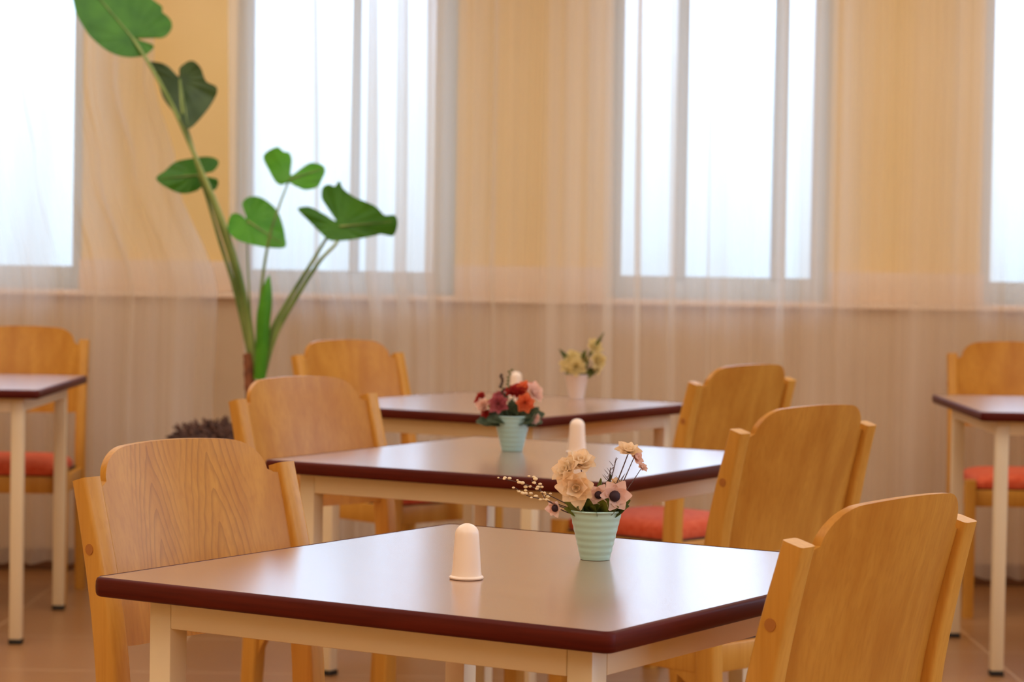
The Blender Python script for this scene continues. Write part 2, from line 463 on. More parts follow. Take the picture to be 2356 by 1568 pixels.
# ------------------------------------------------------------------ sheer curtains
def curtain(name, left, right, label, zones, y0=9.10, seed=0, base=0.011):
    """left/right: lists of (z, x) edge positions; zones: (x centre, half width, strength) of bunched folds"""
    rnd = random.Random(seed)
    ph = [rnd.uniform(0, 6.28) for _ in range(8)]
    def interp(tab, z):
        tab = sorted(tab)
        if z <= tab[0][0]: return tab[0][1]
        for (z0, v0), (z1, v1) in zip(tab, tab[1:]):
            if z <= z1:
                t = (z-z0)/(z1-z0); t = t*t*(3-2*t)
                return v0 + (v1-v0)*t
        return tab[-1][1]
    bm = bmesh.new()
    wd = max(b[1] for b in right) - min(a[1] for a in left)
    NX = int(wd/0.006); NZ = 34
    rows = []
    for j in range(NZ+1):
        z = 0.045 + (CEILZ - 0.045)*j/NZ
        xl, xr = interp(left, z), interp(right, z)
        row = []
        for i in range(NX+1):
            u = i/NX
            x = xl + (xr-xl)*u
            s = u*wd                                   # cloth coordinate
            g = sum(k*math.exp(-((x-c)/h)**2) for c, h, k in zones)
            drift = 0.25*math.sin(1.1*z + ph[0])
            a = 2*math.pi*s/0.115 + 1.6*math.sin(5.1*s+ph[1]) + drift + ph[2]
            b = 2*math.pi*s/0.046 + 1.3*math.sin(8.3*s+ph[3]) + 0.6*math.sin(.9*z+ph[4])
            amp = base + 0.014*g
            dy = amp*math.sin(a) + 0.3*amp*math.sin(b) + 0.012*math.sin(2.2*s+ph[5])
            dx = (0.020*g)*math.sin(a+ph[6]) + 0.012*g*math.sin(b)
            row.append(bm.verts.new((x+dx, y0+dy, z + 0.006*math.sin(a) * (1 if j == 0 else 0))))
        rows.append(row)
    for A, B in zip(rows, rows[1:]):
        for i in range(NX):
            bm.faces.new((A[i], A[i+1], B[i+1], B[i]))
    o = link(name, bm, M['sheer'], None, 180)
    tag(o, label, 'curtain', 'sheer curtains along the window wall')
    return o
KX = 9.1/FPX
px_x = lambda px: (px-1178)*KX
curtain('sheer_curtain', [(0, -2.5), (2.8, -2.5)],
        [(0, px_x(500)), (.6, px_x(492)), (1.0, px_x(500)), (1.45, px_x(400)), (1.75, px_x(350)), (2.8, px_x(335))],
        'white sheer curtain covering the leftmost window, its edge beside the tall plant',
        [(px_x(290), .06, .9), (px_x(60), .05, .4), (px_x(240), .04, .6)], seed=3)
curtain('sheer_curtain', [(0, px_x(585)), (.9, px_x(560)), (1.1, px_x(528)), (2.8, px_x(508))], [(0, px_x(1262)), (2.8, px_x(1268))],
        'white sheer curtain behind the tall green plant, hanging over the second window from left',
        [(px_x(880), .09, 1.5), (px_x(965), .06, 1.2), (px_x(720), .03, .9), (px_x(1122), .03, 1.6), (px_x(535), .04, 1.0), (px_x(1255), .02, 1.2)], y0=9.12, seed=11)
curtain('sheer_curtain', [(0, px_x(1258)), (2.8, px_x(1250))], [(0, px_x(1806)), (2.8, px_x(1800))],
        'white sheer curtain with dense folds over left half of the window right of centre',
        [(px_x(1390), .05, 1.4), (px_x(1460), .05, 1.4), (px_x(1530), .04, 1.6), (px_x(1640), .03, .8), (px_x(1795), .02, 1.2)], y0=9.08, seed=23)
curtain('sheer_curtain', [(0, px_x(1796)), (2.8, px_x(1790))], [(0, 2.6), (2.8, 2.6)],
        'white sheer curtain at right, hanging over the yellow pier and the rightmost window',
        [(px_x(1810), .04, .8), (px_x(2200), .05, .5), (px_x(1930), .03, .4)], y0=9.12, seed=31)

# ------------------------------------------------------------------ tables
TH = 0.75
def rounded_rect(sx, sy, r, n=6):
    out = []
    for cx, cy_, a0 in ((sx/2-r, sy/2-r, 0), (-sx/2+r, sy/2-r, 90), (-sx/2+r, -sy/2+r, 180), (sx/2-r, -sy/2+r, 270)):
        for k in range(n+1):
            a = math.radians(a0 + 90*k/n)
            out.append((cx+r*math.cos(a), cy_+r*math.sin(a)))
    return out
def make_table(sx, sy, inset=0.055):
    root = empty('dining_table')
    t = 0.025
    # laminate top slab
    bm = bmesh.new()
    e = 0.0045
    up = [bm.verts.new((x, y, TH)) for x, y in rounded_rect(sx-2*e, sy-2*e, .011)]
    dn = [bm.verts.new((x, y, TH-t)) for x, y in rounded_rect(sx-2*e, sy-2*e, .011)]
    bm.faces.new(up); bm.faces.new(dn[::-1])
    for k in range(len(up)):
        bm.faces.new((up[k], up[(k+1) % len(up)], dn[(k+1) % len(up)], dn[k]))
    link('tabletop', bm, M['laminate'], root)
    # rounded edge band all round
    bm = bmesh.new()
    prof = [(e+.001, 0.0006), (e*.45, -0.0012), (e*.1, -0.005), (0, -0.0125), (e*.1, -0.020), (e*.45, -0.0238), (e+.001, -0.0256)]
    rings = []
    for off, dz in prof:
        rings.append([bm.verts.new((x, y, TH+dz)) for x, y in rounded_rect(sx-2*off, sy-2*off, .0155-off)])
    for A, B in zip(rings, rings[1:]):
        for k in range(len(A)):
            bm.faces.new((A[k], A[(k+1) % len(A)], B[(k+1) % len(A)], B[k]))
    A, B = rings[-1], rings[0]
    for k in range(len(A)):
        bm.faces.new((A[k], A[(k+1) % len(A)], B[(k+1) % len(A)], B[k]))
    link('edge_band', bm, M['edge'], root, 60)
    # steel apron
    L = 0.036
    hx, hy = sx/2-inset, sy/2-inset
    bm = bmesh.new()
    za, zb = TH-t-.042, TH-t-.0005
    for s in (-1, 1):
        add_box(bm, -hx+L, hx-L, min(s*hy, s*(hy-.028)), max(s*hy, s*(hy-.028)), za, zb, .002)
        add_box(bm, min(s*hx, s*(hx-.028)), max(s*hx, s*(hx-.028)), -hy+L, hy-L, za, zb, .002)
    link('apron_frame', bm, M['steel'], root)
    for sx_, sy_ in ((-1, -1), (1, -1), (1, 1), (-1, 1)):
        bm = bmesh.new()
        x0, x1 = sorted((sx_*hx, sx_*(hx-L))); y0, y1 = sorted((sy_*hy, sy_*(hy-L)))
        add_box(bm, x0, x1, y0, y1, .014, zb, .003)
        lg = link('leg', bm, M['steel'], root)
        bm = bmesh.new(); add_box(bm, x0-.001, x1+.001, y0-.001, y1+.001, 0, .015, .002)
        link('leg_glide', bm, M['glide'], lg)['label'] = 'black plastic glide'
    return root
TSX, TSY = 0.79, 0.86
TAB = [(0.0124, 3.5512, .5584), (0.0500, 5.4414, .5113), (-0.0297, 7.2434, .558)]
t_proto = make_table(TSX, TSY)
tables = []
tl = ['nearest brown square table with dark red edge, near corner towards us, in the foreground',
      'middle brown square table, carrying the turquoise pot of red and orange flowers',
      'farthest brown square table of the centre row, carrying the white pot of cream flowers']
for i, (x, y, a) in enumerate(TAB):
    o = t_proto if i == 0 else copy_tree(t_proto)
    o.location = (x, y, 0); o.rotation_euler = (0, 0, -a)
    tag(o, tl[i], 'table', 'square dining tables')
    tables.append(o)
o = copy_tree(t_proto)
o.location = (-1.37-TSX/2, 7.49+TSY/2, 0); o.rotation_euler = (0, 0, 0); tag(o, 'brown square table cut off by the left edge of the photo', 'table', 'square dining tables')
o = copy_tree(t_proto)
o.location = (1.315+TSX/2, 7.22+TSY/2, 0); o.rotation_euler = (0, 0, 0); tag(o, 'brown square table cut off by the right edge of the photo', 'table', 'square dining tables')

# ------------------------------------------------------------------ chairs
def make_chair():
    root = empty('dining_chair')
    PX = 0.2035                                   # post centre
    PT = 0.845                                   # post top
    def back_y(z):                               # side profile of the rear post
        pts = [(0, -.235), (.25, -.212), (.45, -.20), (.60, -.212), (.72, -.236), (.92, -.292)]
        for (z0, v0), (z1, v1) in zip(pts, pts[1:]):
            if z <= z1: 
                return v0 + (v1-v0)*(z-z0)/(z1-z0)
        return pts[-1][1]
    def sm(z): return sum(back_y(max(0, z+d)) for d in (-.06, -.03, 0, .03, .06))/5
    zs = [PT*i/22 for i in range(23)]
    for s in (-1, 1):
        bm = bmesh.new()
        add_sweep(bm, [(s*PX, sm(z), z) for z in zs], lambda i: 0.034, lambda i: 0.030 + 0.016*math.sin(math.pi*min(1, zs[i]/0.82))**.8, .35)
        lg = link('leg', bm, M['chair_solid'], root)
        bm = bmesh.new()
        for zc in (.745,):
            n = 14; y = sm(zc)
            mtx = Matrix.Translation((s*(PX+.0172), y, zc)) @ Matrix.Rotation(math.pi/2, 4, 'Y')
            bmesh.ops.create_cone(bm, cap_ends=True, segments=n, radius1=.008, radius2=.008, depth=.0024, matrix=mtx)
        link('screw_cap', bm, M['plug'], lg)['label'] = 'darker wooden screw cap'
    # curved plywood backrest
    bm = bmesh.new()
    NX, NZ = 36, 26
    zb, zt, zsh = .600, .891, PT - .012
    HWl, HWu = .197, .168
    def top_at(x):                                # crowned top line with rounded shoulders
        ax = abs(x)
        r, rz = .060, .042
        base = zt - .010*(ax/HWu)**2
        if ax > HWu - r:
            q = min(1.0, (ax-(HWu-r))/r)
            base -= rz*(1-math.sqrt(max(0.0, 1-q*q)))
        return base
    def ycurve(x): return -0.030*(1-(x/HWl)**2) + .004
    th = .0125
    def build(xs, lo, hi):
        grid = []
        for x in xs:
            colv = []
            a, b = lo(x), hi(x)
            for j in range(NZ+1):
                z = a + (b-a)*j/NZ
                colv.append((x, sm(z) + ycurve(x), z))
            grid.append(colv)
        return grid
    xs = []
    inner = [ -HWu*math.cos(math.pi*i/NX) for i in range(NX+1)]
    xs = [-HWl, -HWu-.012] + inner + [HWu+.012, HWl]
    def hi(x): return zsh if abs(x) > HWu+.001 else max(zsh, top_at(x))
    def lo(x):
        q = abs(x)/HWl
        return zb + .006*q**6
    g = build(xs, lo, hi)
    F = [[bm.verts.new((x, y+th/2, z)) for x, y, z in c] for c in g]
    Bk = [[bm.verts.new((x, y-th/2, z)) for x, y, z in c] for c in g]
    n = len(g)
    for i in range(n-1):
        for j in range(NZ):
            bm.faces.new((F[i][j], F[i+1][j], F[i+1][j+1], F[i][j+1]))
            bm.faces.new((Bk[i][j], Bk[i][j+1], Bk[i+1][j+1], Bk[i+1][j]))
        bm.faces.new((F[i][0], Bk[i][0], Bk[i+1][0], F[i+1][0]))
        bm.faces.new((F[i][NZ], F[i+1][NZ], Bk[i+1][NZ], Bk[i][NZ]))
    for j in range(NZ):
        bm.faces.new((F[0][j], F[0][j+1], Bk[0][j+1], Bk[0][j]))
        bm.faces.new((F[-1][j], Bk[-1][j], Bk[-1][j+1], F[-1][j+1]))
    rim = [e for e in bm.edges if len(e.link_faces) == 2 and e.calc_face_angle(0) > math.radians(60)]
    bmesh.ops.bevel(bm, geom=rim, offset=.0042, segments=3, profile=.5, affect='EDGES')
    link('backrest', bm, M['chair_wood'], root, 35)
    # front legs
    for s in (-1, 1):
        bm = bmesh.new()
        zz = [.452*i/8 for i in range(9)]
        add_sweep(bm, [(s*.2035, .19 + .006*(1-z/.45), z) for z in zz], lambda i: .036, lambda i: .030+.012*zz[i]/.45, .35)
        link('leg', bm, M['chair_solid'], root)
    # seat frame: four rails
    bm = bmesh.new()
    for s in (-1, 1):
        x0, x1 = sorted((s*.2135, s*.1935))
        add_box(bm, x0, x1, -.19, .18, .365, .42, .003)
    add_box(bm, -.193, .193, .172, .192, .365, .42, .003)
    add_box(bm, -.193, .193, -.208, -.188, .365, .42, .003)
    link('seat_frame', bm, M['chair_solid'], root)
    # curved corner brackets under the side rails
    for s in (-1, 1):
        bm = bmesh.new()
        R = .10
        yb = -.19
        pr = [(yb, .366), (yb+R, .366)] + [(yb+R-R*math.sin(math.radians(a)), .366-R+R*math.cos(math.radians(a))) for a in range(10, 91, 10)]
        x0, x1 = sorted((s*.2115, s*.1955))
        A = [bm.verts.new((x0, y, z)) for y, z in pr]; B = [bm.verts.new((x1, y, z)) for y, z in pr]
        bm.faces.new(A); bm.faces.new(B[::-1])
        for k in range(len(pr)):
            bm.faces.new((A[k], A[(k+1) % len(pr)], B[(k+1) % len(pr)], B[k]))
        link('corner_bracket', bm, M['chair_solid'], root)
    bm = bmesh.new(); add_box(bm, -.193, .193, -.187, .171, .395, .424)
    link('seat_base', bm, M['seat_under'], root)['label'] = 'dark underside of the seat'
    # cushion
    bm = bmesh.new()
    NX, NY = 24, 24
    def sup(u, v):
        q = (1-abs(u)**5)*(1-abs(v)**5)
        return max(0, q)**.35
    T = {}; Bt = {}
    for i in range(NX+1):
        for j in range(NY+1):
            u, v = -math.cos(math.pi*i/NX), -math.cos(math.pi*j/NY)
            x, y = u*.183, v*.186 + .006
            T[i, j] = bm.verts.new((x, y, .436 + .040*sup(u, v)))
            Bt[i, j] = T[i, j] if (i in (0, NX) or j in (0, NY)) else bm.verts.new((x, y, .4245))
    for i in range(NX):
        for j in range(NY):
            bm.faces.new((T[i, j], T[i+1, j], T[i+1, j+1], T[i, j+1]))
            q = []
            for v in (Bt[i, j], Bt[i, j+1], Bt[i+1, j+1], Bt[i+1, j]):
                if v not in q: q.append(v)
            try: bm.faces.new(q)
            except ValueError: pass
    link('seat_cushion', bm, M['seat'], root, 80)['label'] = 'orange red upholstered cushion'
    return root

def facing(dx, dy): return math.atan2(-dx, dy)       # +Y of the chair turned to (dx, dy)
c_proto = make_chair()
CH = [  # x, y of the mid point between the posts' tops, facing vector, label
    (-0.490, 3.925, (0.777, -0.629), 'light wood chair with bold wavy grain on its backrest, left of the nearest table'),
    (0.475, 3.257, (-0.785, 0.619), 'light wood chair in the right foreground, its back towards us, at the nearest table'),
    (-0.465, 5.818, (0.749, -0.662), 'light wood chair left of the middle table, in front of the dark brown planter'),
    (0.585, 5.122, (-0.717, 0.697), 'light wood chair seen from behind, right of the middle table'),
    (-0.510, 8.055, (0.692, -0.722), 'wooden chair left of the farthest centre table, beside the green plant stems'),
    (0.617, 6.862, (-0.739, 0.673), 'reddish lit wooden chair seen from behind, right of the farthest centre table'),
    (-1.66, 8.80, (0.02, -1), 'wooden chair behind the left edge table, in front of the leftmost window'),
    (1.72, 8.90, (-.02, -1), 'wooden chair behind the right edge table, in front of the rightmost window'),
]
for i, (x, y, d, lab) in enumerate(CH):
    o = c_proto if i == 0 else copy_tree(c_proto)
    dv = Vector((d[0], d[1])).normalized()
    o.location = (x + dv.x*.271, y + dv.y*.271, 0)
    o.rotation_euler = (0, 0, facing(dv.x, dv.y))
    tag(o, lab, 'chair', 'wooden dining chairs')
c_bold = [ch for ch in c_proto.children if ch.name.startswith('backrest')][0]
c_bold.material_slots[0].link = 'OBJECT'
c_bold.material_slots[0].material = M['chair_wood_bold']

# ------------------------------------------------------------------ small things on the tables
def lerp(a, b, t): return a + (b-a)*t
def frame(n):
    n = n.normalized()
    a = n.cross(Vector((0, 0, 1)) if abs(n.z) < .9 else Vector((1, 0, 0))).normalized()
    return a, n.cross(a).normalized(), n
def add_petal(bm, c, d, nrm, ln, wd, cup, rnd):
    """an almond petal from c along d, cupped towards nrm"""
    d = d.normalized(); sd = d.cross(nrm).normalized(); up = sd.cross(d).normalized()
    NU, NV = 6, 4
    g = []
    for i in range(NU+1):
        t = i/NU
        w = wd*(math.sin(math.pi*min(1, .12+.80*t**.8)))**.8
        row = []
        for j in range(NV+1):
            s = -1 + 2*j/NV
            p = c + d*(ln*t*(1-.12*s*s*t)) + sd*(w*s*.5) + up*(cup*ln*(t*t*.6) + .18*w*s*s + rnd.uniform(-.02, .02)*ln)
            row.append(bm.verts.new(p))
        g.append(row)
    for A, B in zip(g, g[1:]):
        for j in range(NV): bm.faces.new((A[j], A[j+1], B[j+1], B[j]))
def thick(bm, t=.0006):
    fs = bm.faces[:]
    bmesh.ops.solidify(bm, geom=fs, thickness=t)
def rose(parent, c, n, r, m, rnd, layers=3):
    a, b, n = frame(n)
    bm = bmesh.new()
    for L in range(layers):
        k = 4 + L + (1 if L == layers-1 else 0)
        f = 1 - .27*(layers-1-L)
        cup = 1.15 - .42*L
        for i in range(k):
            an = 2*math.pi*(i+.45*L)/k + rnd.uniform(-.15, .15)
            d = a*math.cos(an) + b*math.sin(an) + n*(.95-.42*L)
            add_petal(bm, c - n*.1*r, d, n, r*f*rnd.uniform(.85, 1.15)*.98, r*f*.86, cup*.6 + rnd.uniform(-.12, .12), rnd)
    thick(bm)
    return link('flower', bm, m, parent, 60)
def daisy(parent, c, n, r, m, rnd, k=6, cr=.34):
    a, b, n = frame(n)
    bm = bmesh.new()
    for i in range(k):
        an = 2*math.pi*i/k + rnd.uniform(-.15, .15)
        add_petal(bm, c, a*math.cos(an)+b*math.sin(an)+n*.25, n, r*rnd.uniform(.85, 1.1), r*.85, .25, rnd)
    thick(bm)
    f = link('flower', bm, m, parent, 60)
    bm = bmesh.new()
    bmesh.ops.create_icosphere(bm, subdivisions=2, radius=r*cr, matrix=Matrix.Translation(c+n*r*.14))
    link('flower_centre', bm, M['centre'], f)['label'] = 'dark flower centre'
    return f
def flower_leaf(parent, p0, p1, wd, m, rnd, sag=.2):
    bm = bmesh.new()
    d = p1-p0; ln = d.length
    nr = Vector((rnd.uniform(-.5, .5), -1, rnd.uniform(.2, .7)))
    add_petal(bm, p0, d, nr - d.normalized()*nr.dot(d.normalized()), ln, wd, -sag, rnd)
    thick(bm)
    return link('leaf', bm, m, parent, 60)
def stem(parent, pts, r, m, name='stem'):
    bm = bmesh.new(); P = catmull(pts, 5)
    add_tube(bm, P, [r*(1-.35*i/len(P)) for i in range(len(P))], 7)
    return link(name, bm, m, parent, 60)
def pot(parent, h, rt, rb, m, ribs=6, rim=True):
    bm = bmesh.new()
    prof = [(rb*.86, .0), (rb*.97, .0006), (rb, .003)]
    N = ribs*6
    for i in range(1, N):
        t = i/N
        prof.append((lerp(rb, rt*.975, t) + (.0003*math.cos(2*math.pi*t*ribs) if ribs else 0), h*t*.95+.003))
    if rim: prof += [(rt*.985, h*.955), (rt*1.012, h*.968), (rt*1.02, h*.985), (rt*1.0, h)]
    else: prof += [(rt, h*.98), (rt*.995, h)]
    prof += [(rt*.955, h*.995), (rt*.93, h*.95), (rt*.88, h*.80)]
    add_lathe(bm, prof, 44, cap1=True)
    return link('pot', bm, m, parent, 50)
def moss(parent, r, z, rnd):
    bm = bmesh.new()
    bmesh.ops.create_icosphere(bm, subdivisions=4, radius=1.0)
    for v in bm.verts:
        v.co = Vector((v.co.x*r, v.co.y*r, z + v.co.z*r*.32 + rnd.uniform(-.0015, .0015)))
    return link('moss', bm, M['moss'], parent, 60)

# toothpick holders: domed cylinder with a flared foot
def make_holder():
    bm = bmesh.new()
    R, H = .0182, .0745
    prof = [(.0205, 0), (.0226, .0008), (.0232, .0026), (.0224, .0040), (R*1.12, .0050), (R*1.08, .009)]
    for i in range(1, 9): prof.append((lerp(R*1.07, R*.88, i/8), .009 + (H-.009-.0145)*i/8))
    r1 = R*.88
    for a in range(10, 90, 10):
        prof.append((r1*math.cos(math.radians(a)), H-.0145 + .0145*math.sin(math.radians(a))))
    prof.append((.0006, H))
    add_lathe(bm, prof, 40)
    return link('toothpick_holder', bm, M['holder'], None, 35)
h0 = make_holder()
hl = ['ivory domed toothpick holder with a flared foot on the nearest table',
      'ivory domed toothpick holder on the middle table, right of the turquoise pot',
      'ivory domed toothpick holder on the farthest table, behind the red and orange flowers']
for i, (px, py) in enumerate(((1073, 1331), (1327, 1042), (1187, 913))):
    o = h0 if i == 0 else h0.copy()
    if i: COL.objects.link(o)
    p = on(px, py, TH); o.location = (p.x, p.y, TH)
    tag(o, hl[i], 'toothpick holder', 'domed toothpick holders')

def pot_root(px, py, name, label):
    p = on(px, py, TH)
    r = empty(name, (p.x, p.y, TH))
    tag(r, label, 'flower pot', 'small flower pots on the tables')
    def P(qx, qy, dy=0.0):                       # photo point -> local point at the pot's distance
        return at(qx, qy, p.y+dy) - Vector((p.x, p.y, TH))
    return r, P

# -- nearest pot
rnd = random.Random(5)
root, P = pot_root(1369, 1286, 'flower_pot', 'mint green ribbed pot of peach and pale pink flowers on the nearest table')
pot(root, .0715, .0388, .0218, M['mint'], 7)
moss(root, .033, .064, rnd)
B0 = Vector((0, 0, .066))
def fl(kind, px, py, dy, rpx, m, n, stempts=True, sm='stem', sr=.0011, **kw):
    c = P(px, py, dy); r = rpx*.00068
    if stempts:
        st = stem(root, [B0 + Vector((c.x*.25, dy*.3, 0)), lerp(B0, c, .5) + Vector((c.x*.12, 0, -.004)), c - n.normalized()*r*.15], sr, M[sm])
    (rose if kind == 'r' else daisy)(root, c, n, r, M[m], rnd, **kw)
V = Vector
fl('r', 1335, 1062, -.004, 40, 'peach', V((.1, -.6, .8)))
fl('r', 1303, 1080, -.014, 36, 'peach', V((-.6, -.6, .5)))
fl('r', 1326, 1122, -.026, 44, 'peach', V((-.05, -1, .1)))
fl('r', 1447, 1036, -.004, 31, 'peach', V((.1, -.45, .9)), sr=.0012)
fl('r', 1462, 1050, .008, 24, 'pale_pink', V((.7, -.4, .4)), sr=.0010)
fl('r', 1478, 1074, .004, 15, 'pale_pink', V((.5, -.5, .6)), sr=.0008)
fl('d', 1412, 1141, -.022, 38, 'pale_pink', V((.35, -1, .15)), cr=.32)
fl('d', 1378, 1138, -.020, 27, 'pale_pink', V((-.3, -1, .1)), cr=.32)
fl('d', 1279, 1168, -.010, 22, 'pale_pink', V((-.55, -.8, -.1)), cr=.36)
fl('r', 1420, 1112, .006, 17, 'peach', V((.3, -.5, .7)))
for (qx, qy, dy, w) in ((1300, 1150, -.02, .018), (1345, 1120, .0, .015), (1395, 1105, .01, .014), (1385, 1160, -.036, .020), (1330, 1165, -.036, .018),
                        (1450, 1150, -.012, .018), (1448, 1160, .012, .016), (1310, 1160, .02, .016), (1420, 1165, -.034, .020), (1365, 1130, .015, .014), (1405, 1090, .0, .010), (1352, 1150, -.04, .020), (1398, 1148, -.042, .022), (1440, 1166, -.030, .020), (1365, 1165, -.045, .022), (1300, 1168, -.02, .02), (1380, 1100, -.01, .014)):
    q = P(qx, qy, dy)
    flower_leaf(root, B0 + Vector((q.x*.35, dy*.4, 0)), q, w, M['flower_leaf'], rnd, .15)
# spiky dark sprigs behind the flowers
for (qx, qy) in ((1405, 1075), (1418, 1052), (1436, 1092)):
    q = P(qx, qy, .006)
    s_ = stem(root, [B0, lerp(B0, q, .55)+Vector((.004, 0, 0)), q], .0009, M['stem'], 'twig')
    bm = bmesh.new()
    for k in range(7):
        p0 = lerp(B0, q, .55 + .06*k)
        add_tube(bm, [p0, p0 + Vector((-.006 if k % 2 else .005, rnd.uniform(-.003, .003), .007))], [.0006, .0002], 5)
    link('twig_spine', bm, M['stem'], s_, 60)
# budding sprays reaching left
for j, (pts) in enumerate(([(1312, 1168), (1262, 1138), (1205, 1112), (1148, 1100)], [(1312, 1170), (1255, 1150), (1215, 1140), (1186, 1122)], [(1312, 1172), (1265, 1155), (1240, 1120), (1222, 1104)])):
    pp = [B0 + Vector((-.015, -.006, 0))] + [P(a, b, -.008-.004*j) for a, b in pts[1:]]
    tw = stem(root, pp, .0008, M['stem'], 'twig')
    C = catmull(pp, 6)
    bm = bmesh.new()
    for k in range(len(C)//3, len(C)):
        for q in range(1):
            p = C[k] + Vector((rnd.uniform(-.004, .004), rnd.uniform(-.004, .004), rnd.uniform(-.003, .006)))
            bmesh.ops.create_icosphere(bm, subdivisions=2, radius=rnd.uniform(.0014, .0032), matrix=Matrix.Translation(p) @ Matrix.Diagonal((1.2, 1, .8, 1)))
    link('bud_cluster', bm, M['bud'], tw, 60)['label'] = 'tiny cream buds'

# -- middle pot
rnd = random.Random(9)
root, P = pot_root(1178, 1037, 'flower_pot', 'turquoise ribbed pot of red, pink and orange flowers on the middle table')
pot(root, .0775, .0418, .0232, M['mint_blue'], 7)
moss(root, .036, .070, rnd)
B0 = Vector((0, 0, .07))
def fl2(px, py, dy, rpx, m, n, kind='r'):
    c = P(px, py, dy); r = rpx*.00104
    stem(root, [B0 + Vector((c.x*.2, dy*.2, 0)), lerp(B0, c, .6) + Vector((0, 0, .004)), c], .0012, M['stem_green'])
    (rose if kind == 'r' else daisy)(root, c, n, r, M[m], rnd)
fl2(1106, 915, .0, 17, 'red', V((-.6, -.5, .5)))
fl2(1112, 932, -.02, 18, 'pale_pink', V((-.6, -.8, .2)))
fl2(1117, 948, -.024, 12, 'red', V((-.5, -.8, 0)))
fl2(1128, 928, -.012, 13, 'cream', V((-.2, -.8, .5)))
fl2(1146, 928, -.028, 23, 'rose', V((-.1, -1, .3)))
fl2(1150, 908, .02, 16, 'rose', V((-.2, -.4, .8)))
fl2(1182, 900, .0, 22, 'red', V((-.1, -.6, .8)))
fl2(1196, 903, -.006, 18, 'red', V((.1, -.8, .6)))
fl2(1207, 890, .008, 21, 'orange', V((.1, -.5, .9)))
fl2(1230, 902, .0, 26, 'pale_pink', V((.6, -.6, .5)))
fl2(1208, 926, -.03, 24, 'orange', V((.2, -1, .2)))
fl2(1232, 962, -.02, 13, 'pale_pink', V((.6, -.7, -.2)))
for (qx, qy, dy, w) in ((1095, 966, -.01, .042), (1112, 958, -.03, .028), (1140, 955, -.04, .028), (1168, 940, -.03, .026), (1190, 942, -.03, .03), (1215, 955, -.04, .028),
                        (1252, 948, -.01, .042), (1248, 968, -.01, .04), (1240, 935, .0, .026), (1225, 930, .03, .026), (1130, 938, .03, .028), (1180, 915, .02, .03), (1160, 930, -.02, .022), (1185, 925, -.03, .022), (1110, 945, .02, .028), (1104, 962, -.03, .04), (1235, 945, -.03, .04), (1150, 948, -.03, .034), (1200, 948, -.03, .034), (1122, 962, -.042, .036), (1225, 965, -.042, .036), (1175, 922, -.03, .03), (1165, 936, -.03, .03)):
    q = P(qx, qy, dy)
    flower_leaf(root, B0 + Vector((q.x*.3, dy*.4, 0)), q, w, M['grey_leaf'], rnd, .25)
for pts, beads in (([(1165, 930), (1156, 895), (1153, 862)], 'bead'), ([(1170, 930), (1170, 890), (1175, 850)], None)):
    pp = [B0] + [P(a, b, .004) for a, b in pts]
    tw = stem(root, pp, .0011, M['stem_green'], 'twig')
    C = catmull(pp, 6)
    bm = bmesh.new()
    for k in range(len(C)//2, len(C)):
        bmesh.ops.create_icosphere(bm, subdivisions=2, radius=.0038 if beads else .0026, matrix=Matrix.Translation(C[k] + Vector((rnd.uniform(-.004, .004), 0, 0))))
    link('berry_cluster' if beads else 'bud_cluster', bm, M['bead'] if beads else M['stem_green'], tw, 60)

# -- farthest pot
rnd = random.Random(13)
root, P = pot_root(1326, 917, 'flower_pot', 'white pot of cream yellow flowers on the farthest table')
pot(root, .0715, .0345, .0215, M['white_pot'], 0)
moss(root, .031, .066, rnd)
B0 = Vector((0, 0, .068))
def fl3(px, py, dy, rpx, m, n):
    c = P(px, py, dy); r = rpx*.00165
    stem(root, [B0 + Vector((c.x*.2, dy*.2, 0)), lerp(B0, c, .6), c], .0015, M['stem_green'])
    rose(root, c, n, r, M[m], rnd)
fl3(1308, 840, -.01, 19, 'cream', V((-.5, -.8, .4)))
fl3(1325, 843, -.03, 20, 'cream', V((0, -1, .3)))
fl3(1318, 820, .0, 18, 'cream', V((-.2, -.6, .8)))
fl3(1340, 828, .0, 15, 'cream', V((.2, -.7, .6)))
fl3(1368, 797, .0, 17, 'cream', V((.3, -.7, .6)))
fl3(1376, 828, -.01, 19, 'cream', V((.6, -.8, .2)))
fl3(1372, 846, .01, 13, 'cream', V((.7, -.6, 0)))
for (qx, qy, dy, w) in ((1288, 803, 0, .014), (1300, 812, .01, .014), (1348, 803, 0, .02), (1355, 830, -.02, .024), (1345, 850, -.03, .026), (1368, 858, -.01, .024), (1300, 858, -.02, .02), (1390, 765, 0, .012), (1378, 850, .01, .024), (1330, 808, .01, .016)):
    q = P(qx, qy, dy)
    st = flower_leaf(root, lerp(B0, q, .45), q, w, M['flower_leaf'], rnd, .1)
for pts in ([(1345, 840), (1362, 800), (1390, 764)], [(1315, 830), (1300, 812), (1286, 802)]):
    stem(root, [B0] + [P(a, b, .002) for a, b in pts], .0016, M['stem_green'], 'twig')

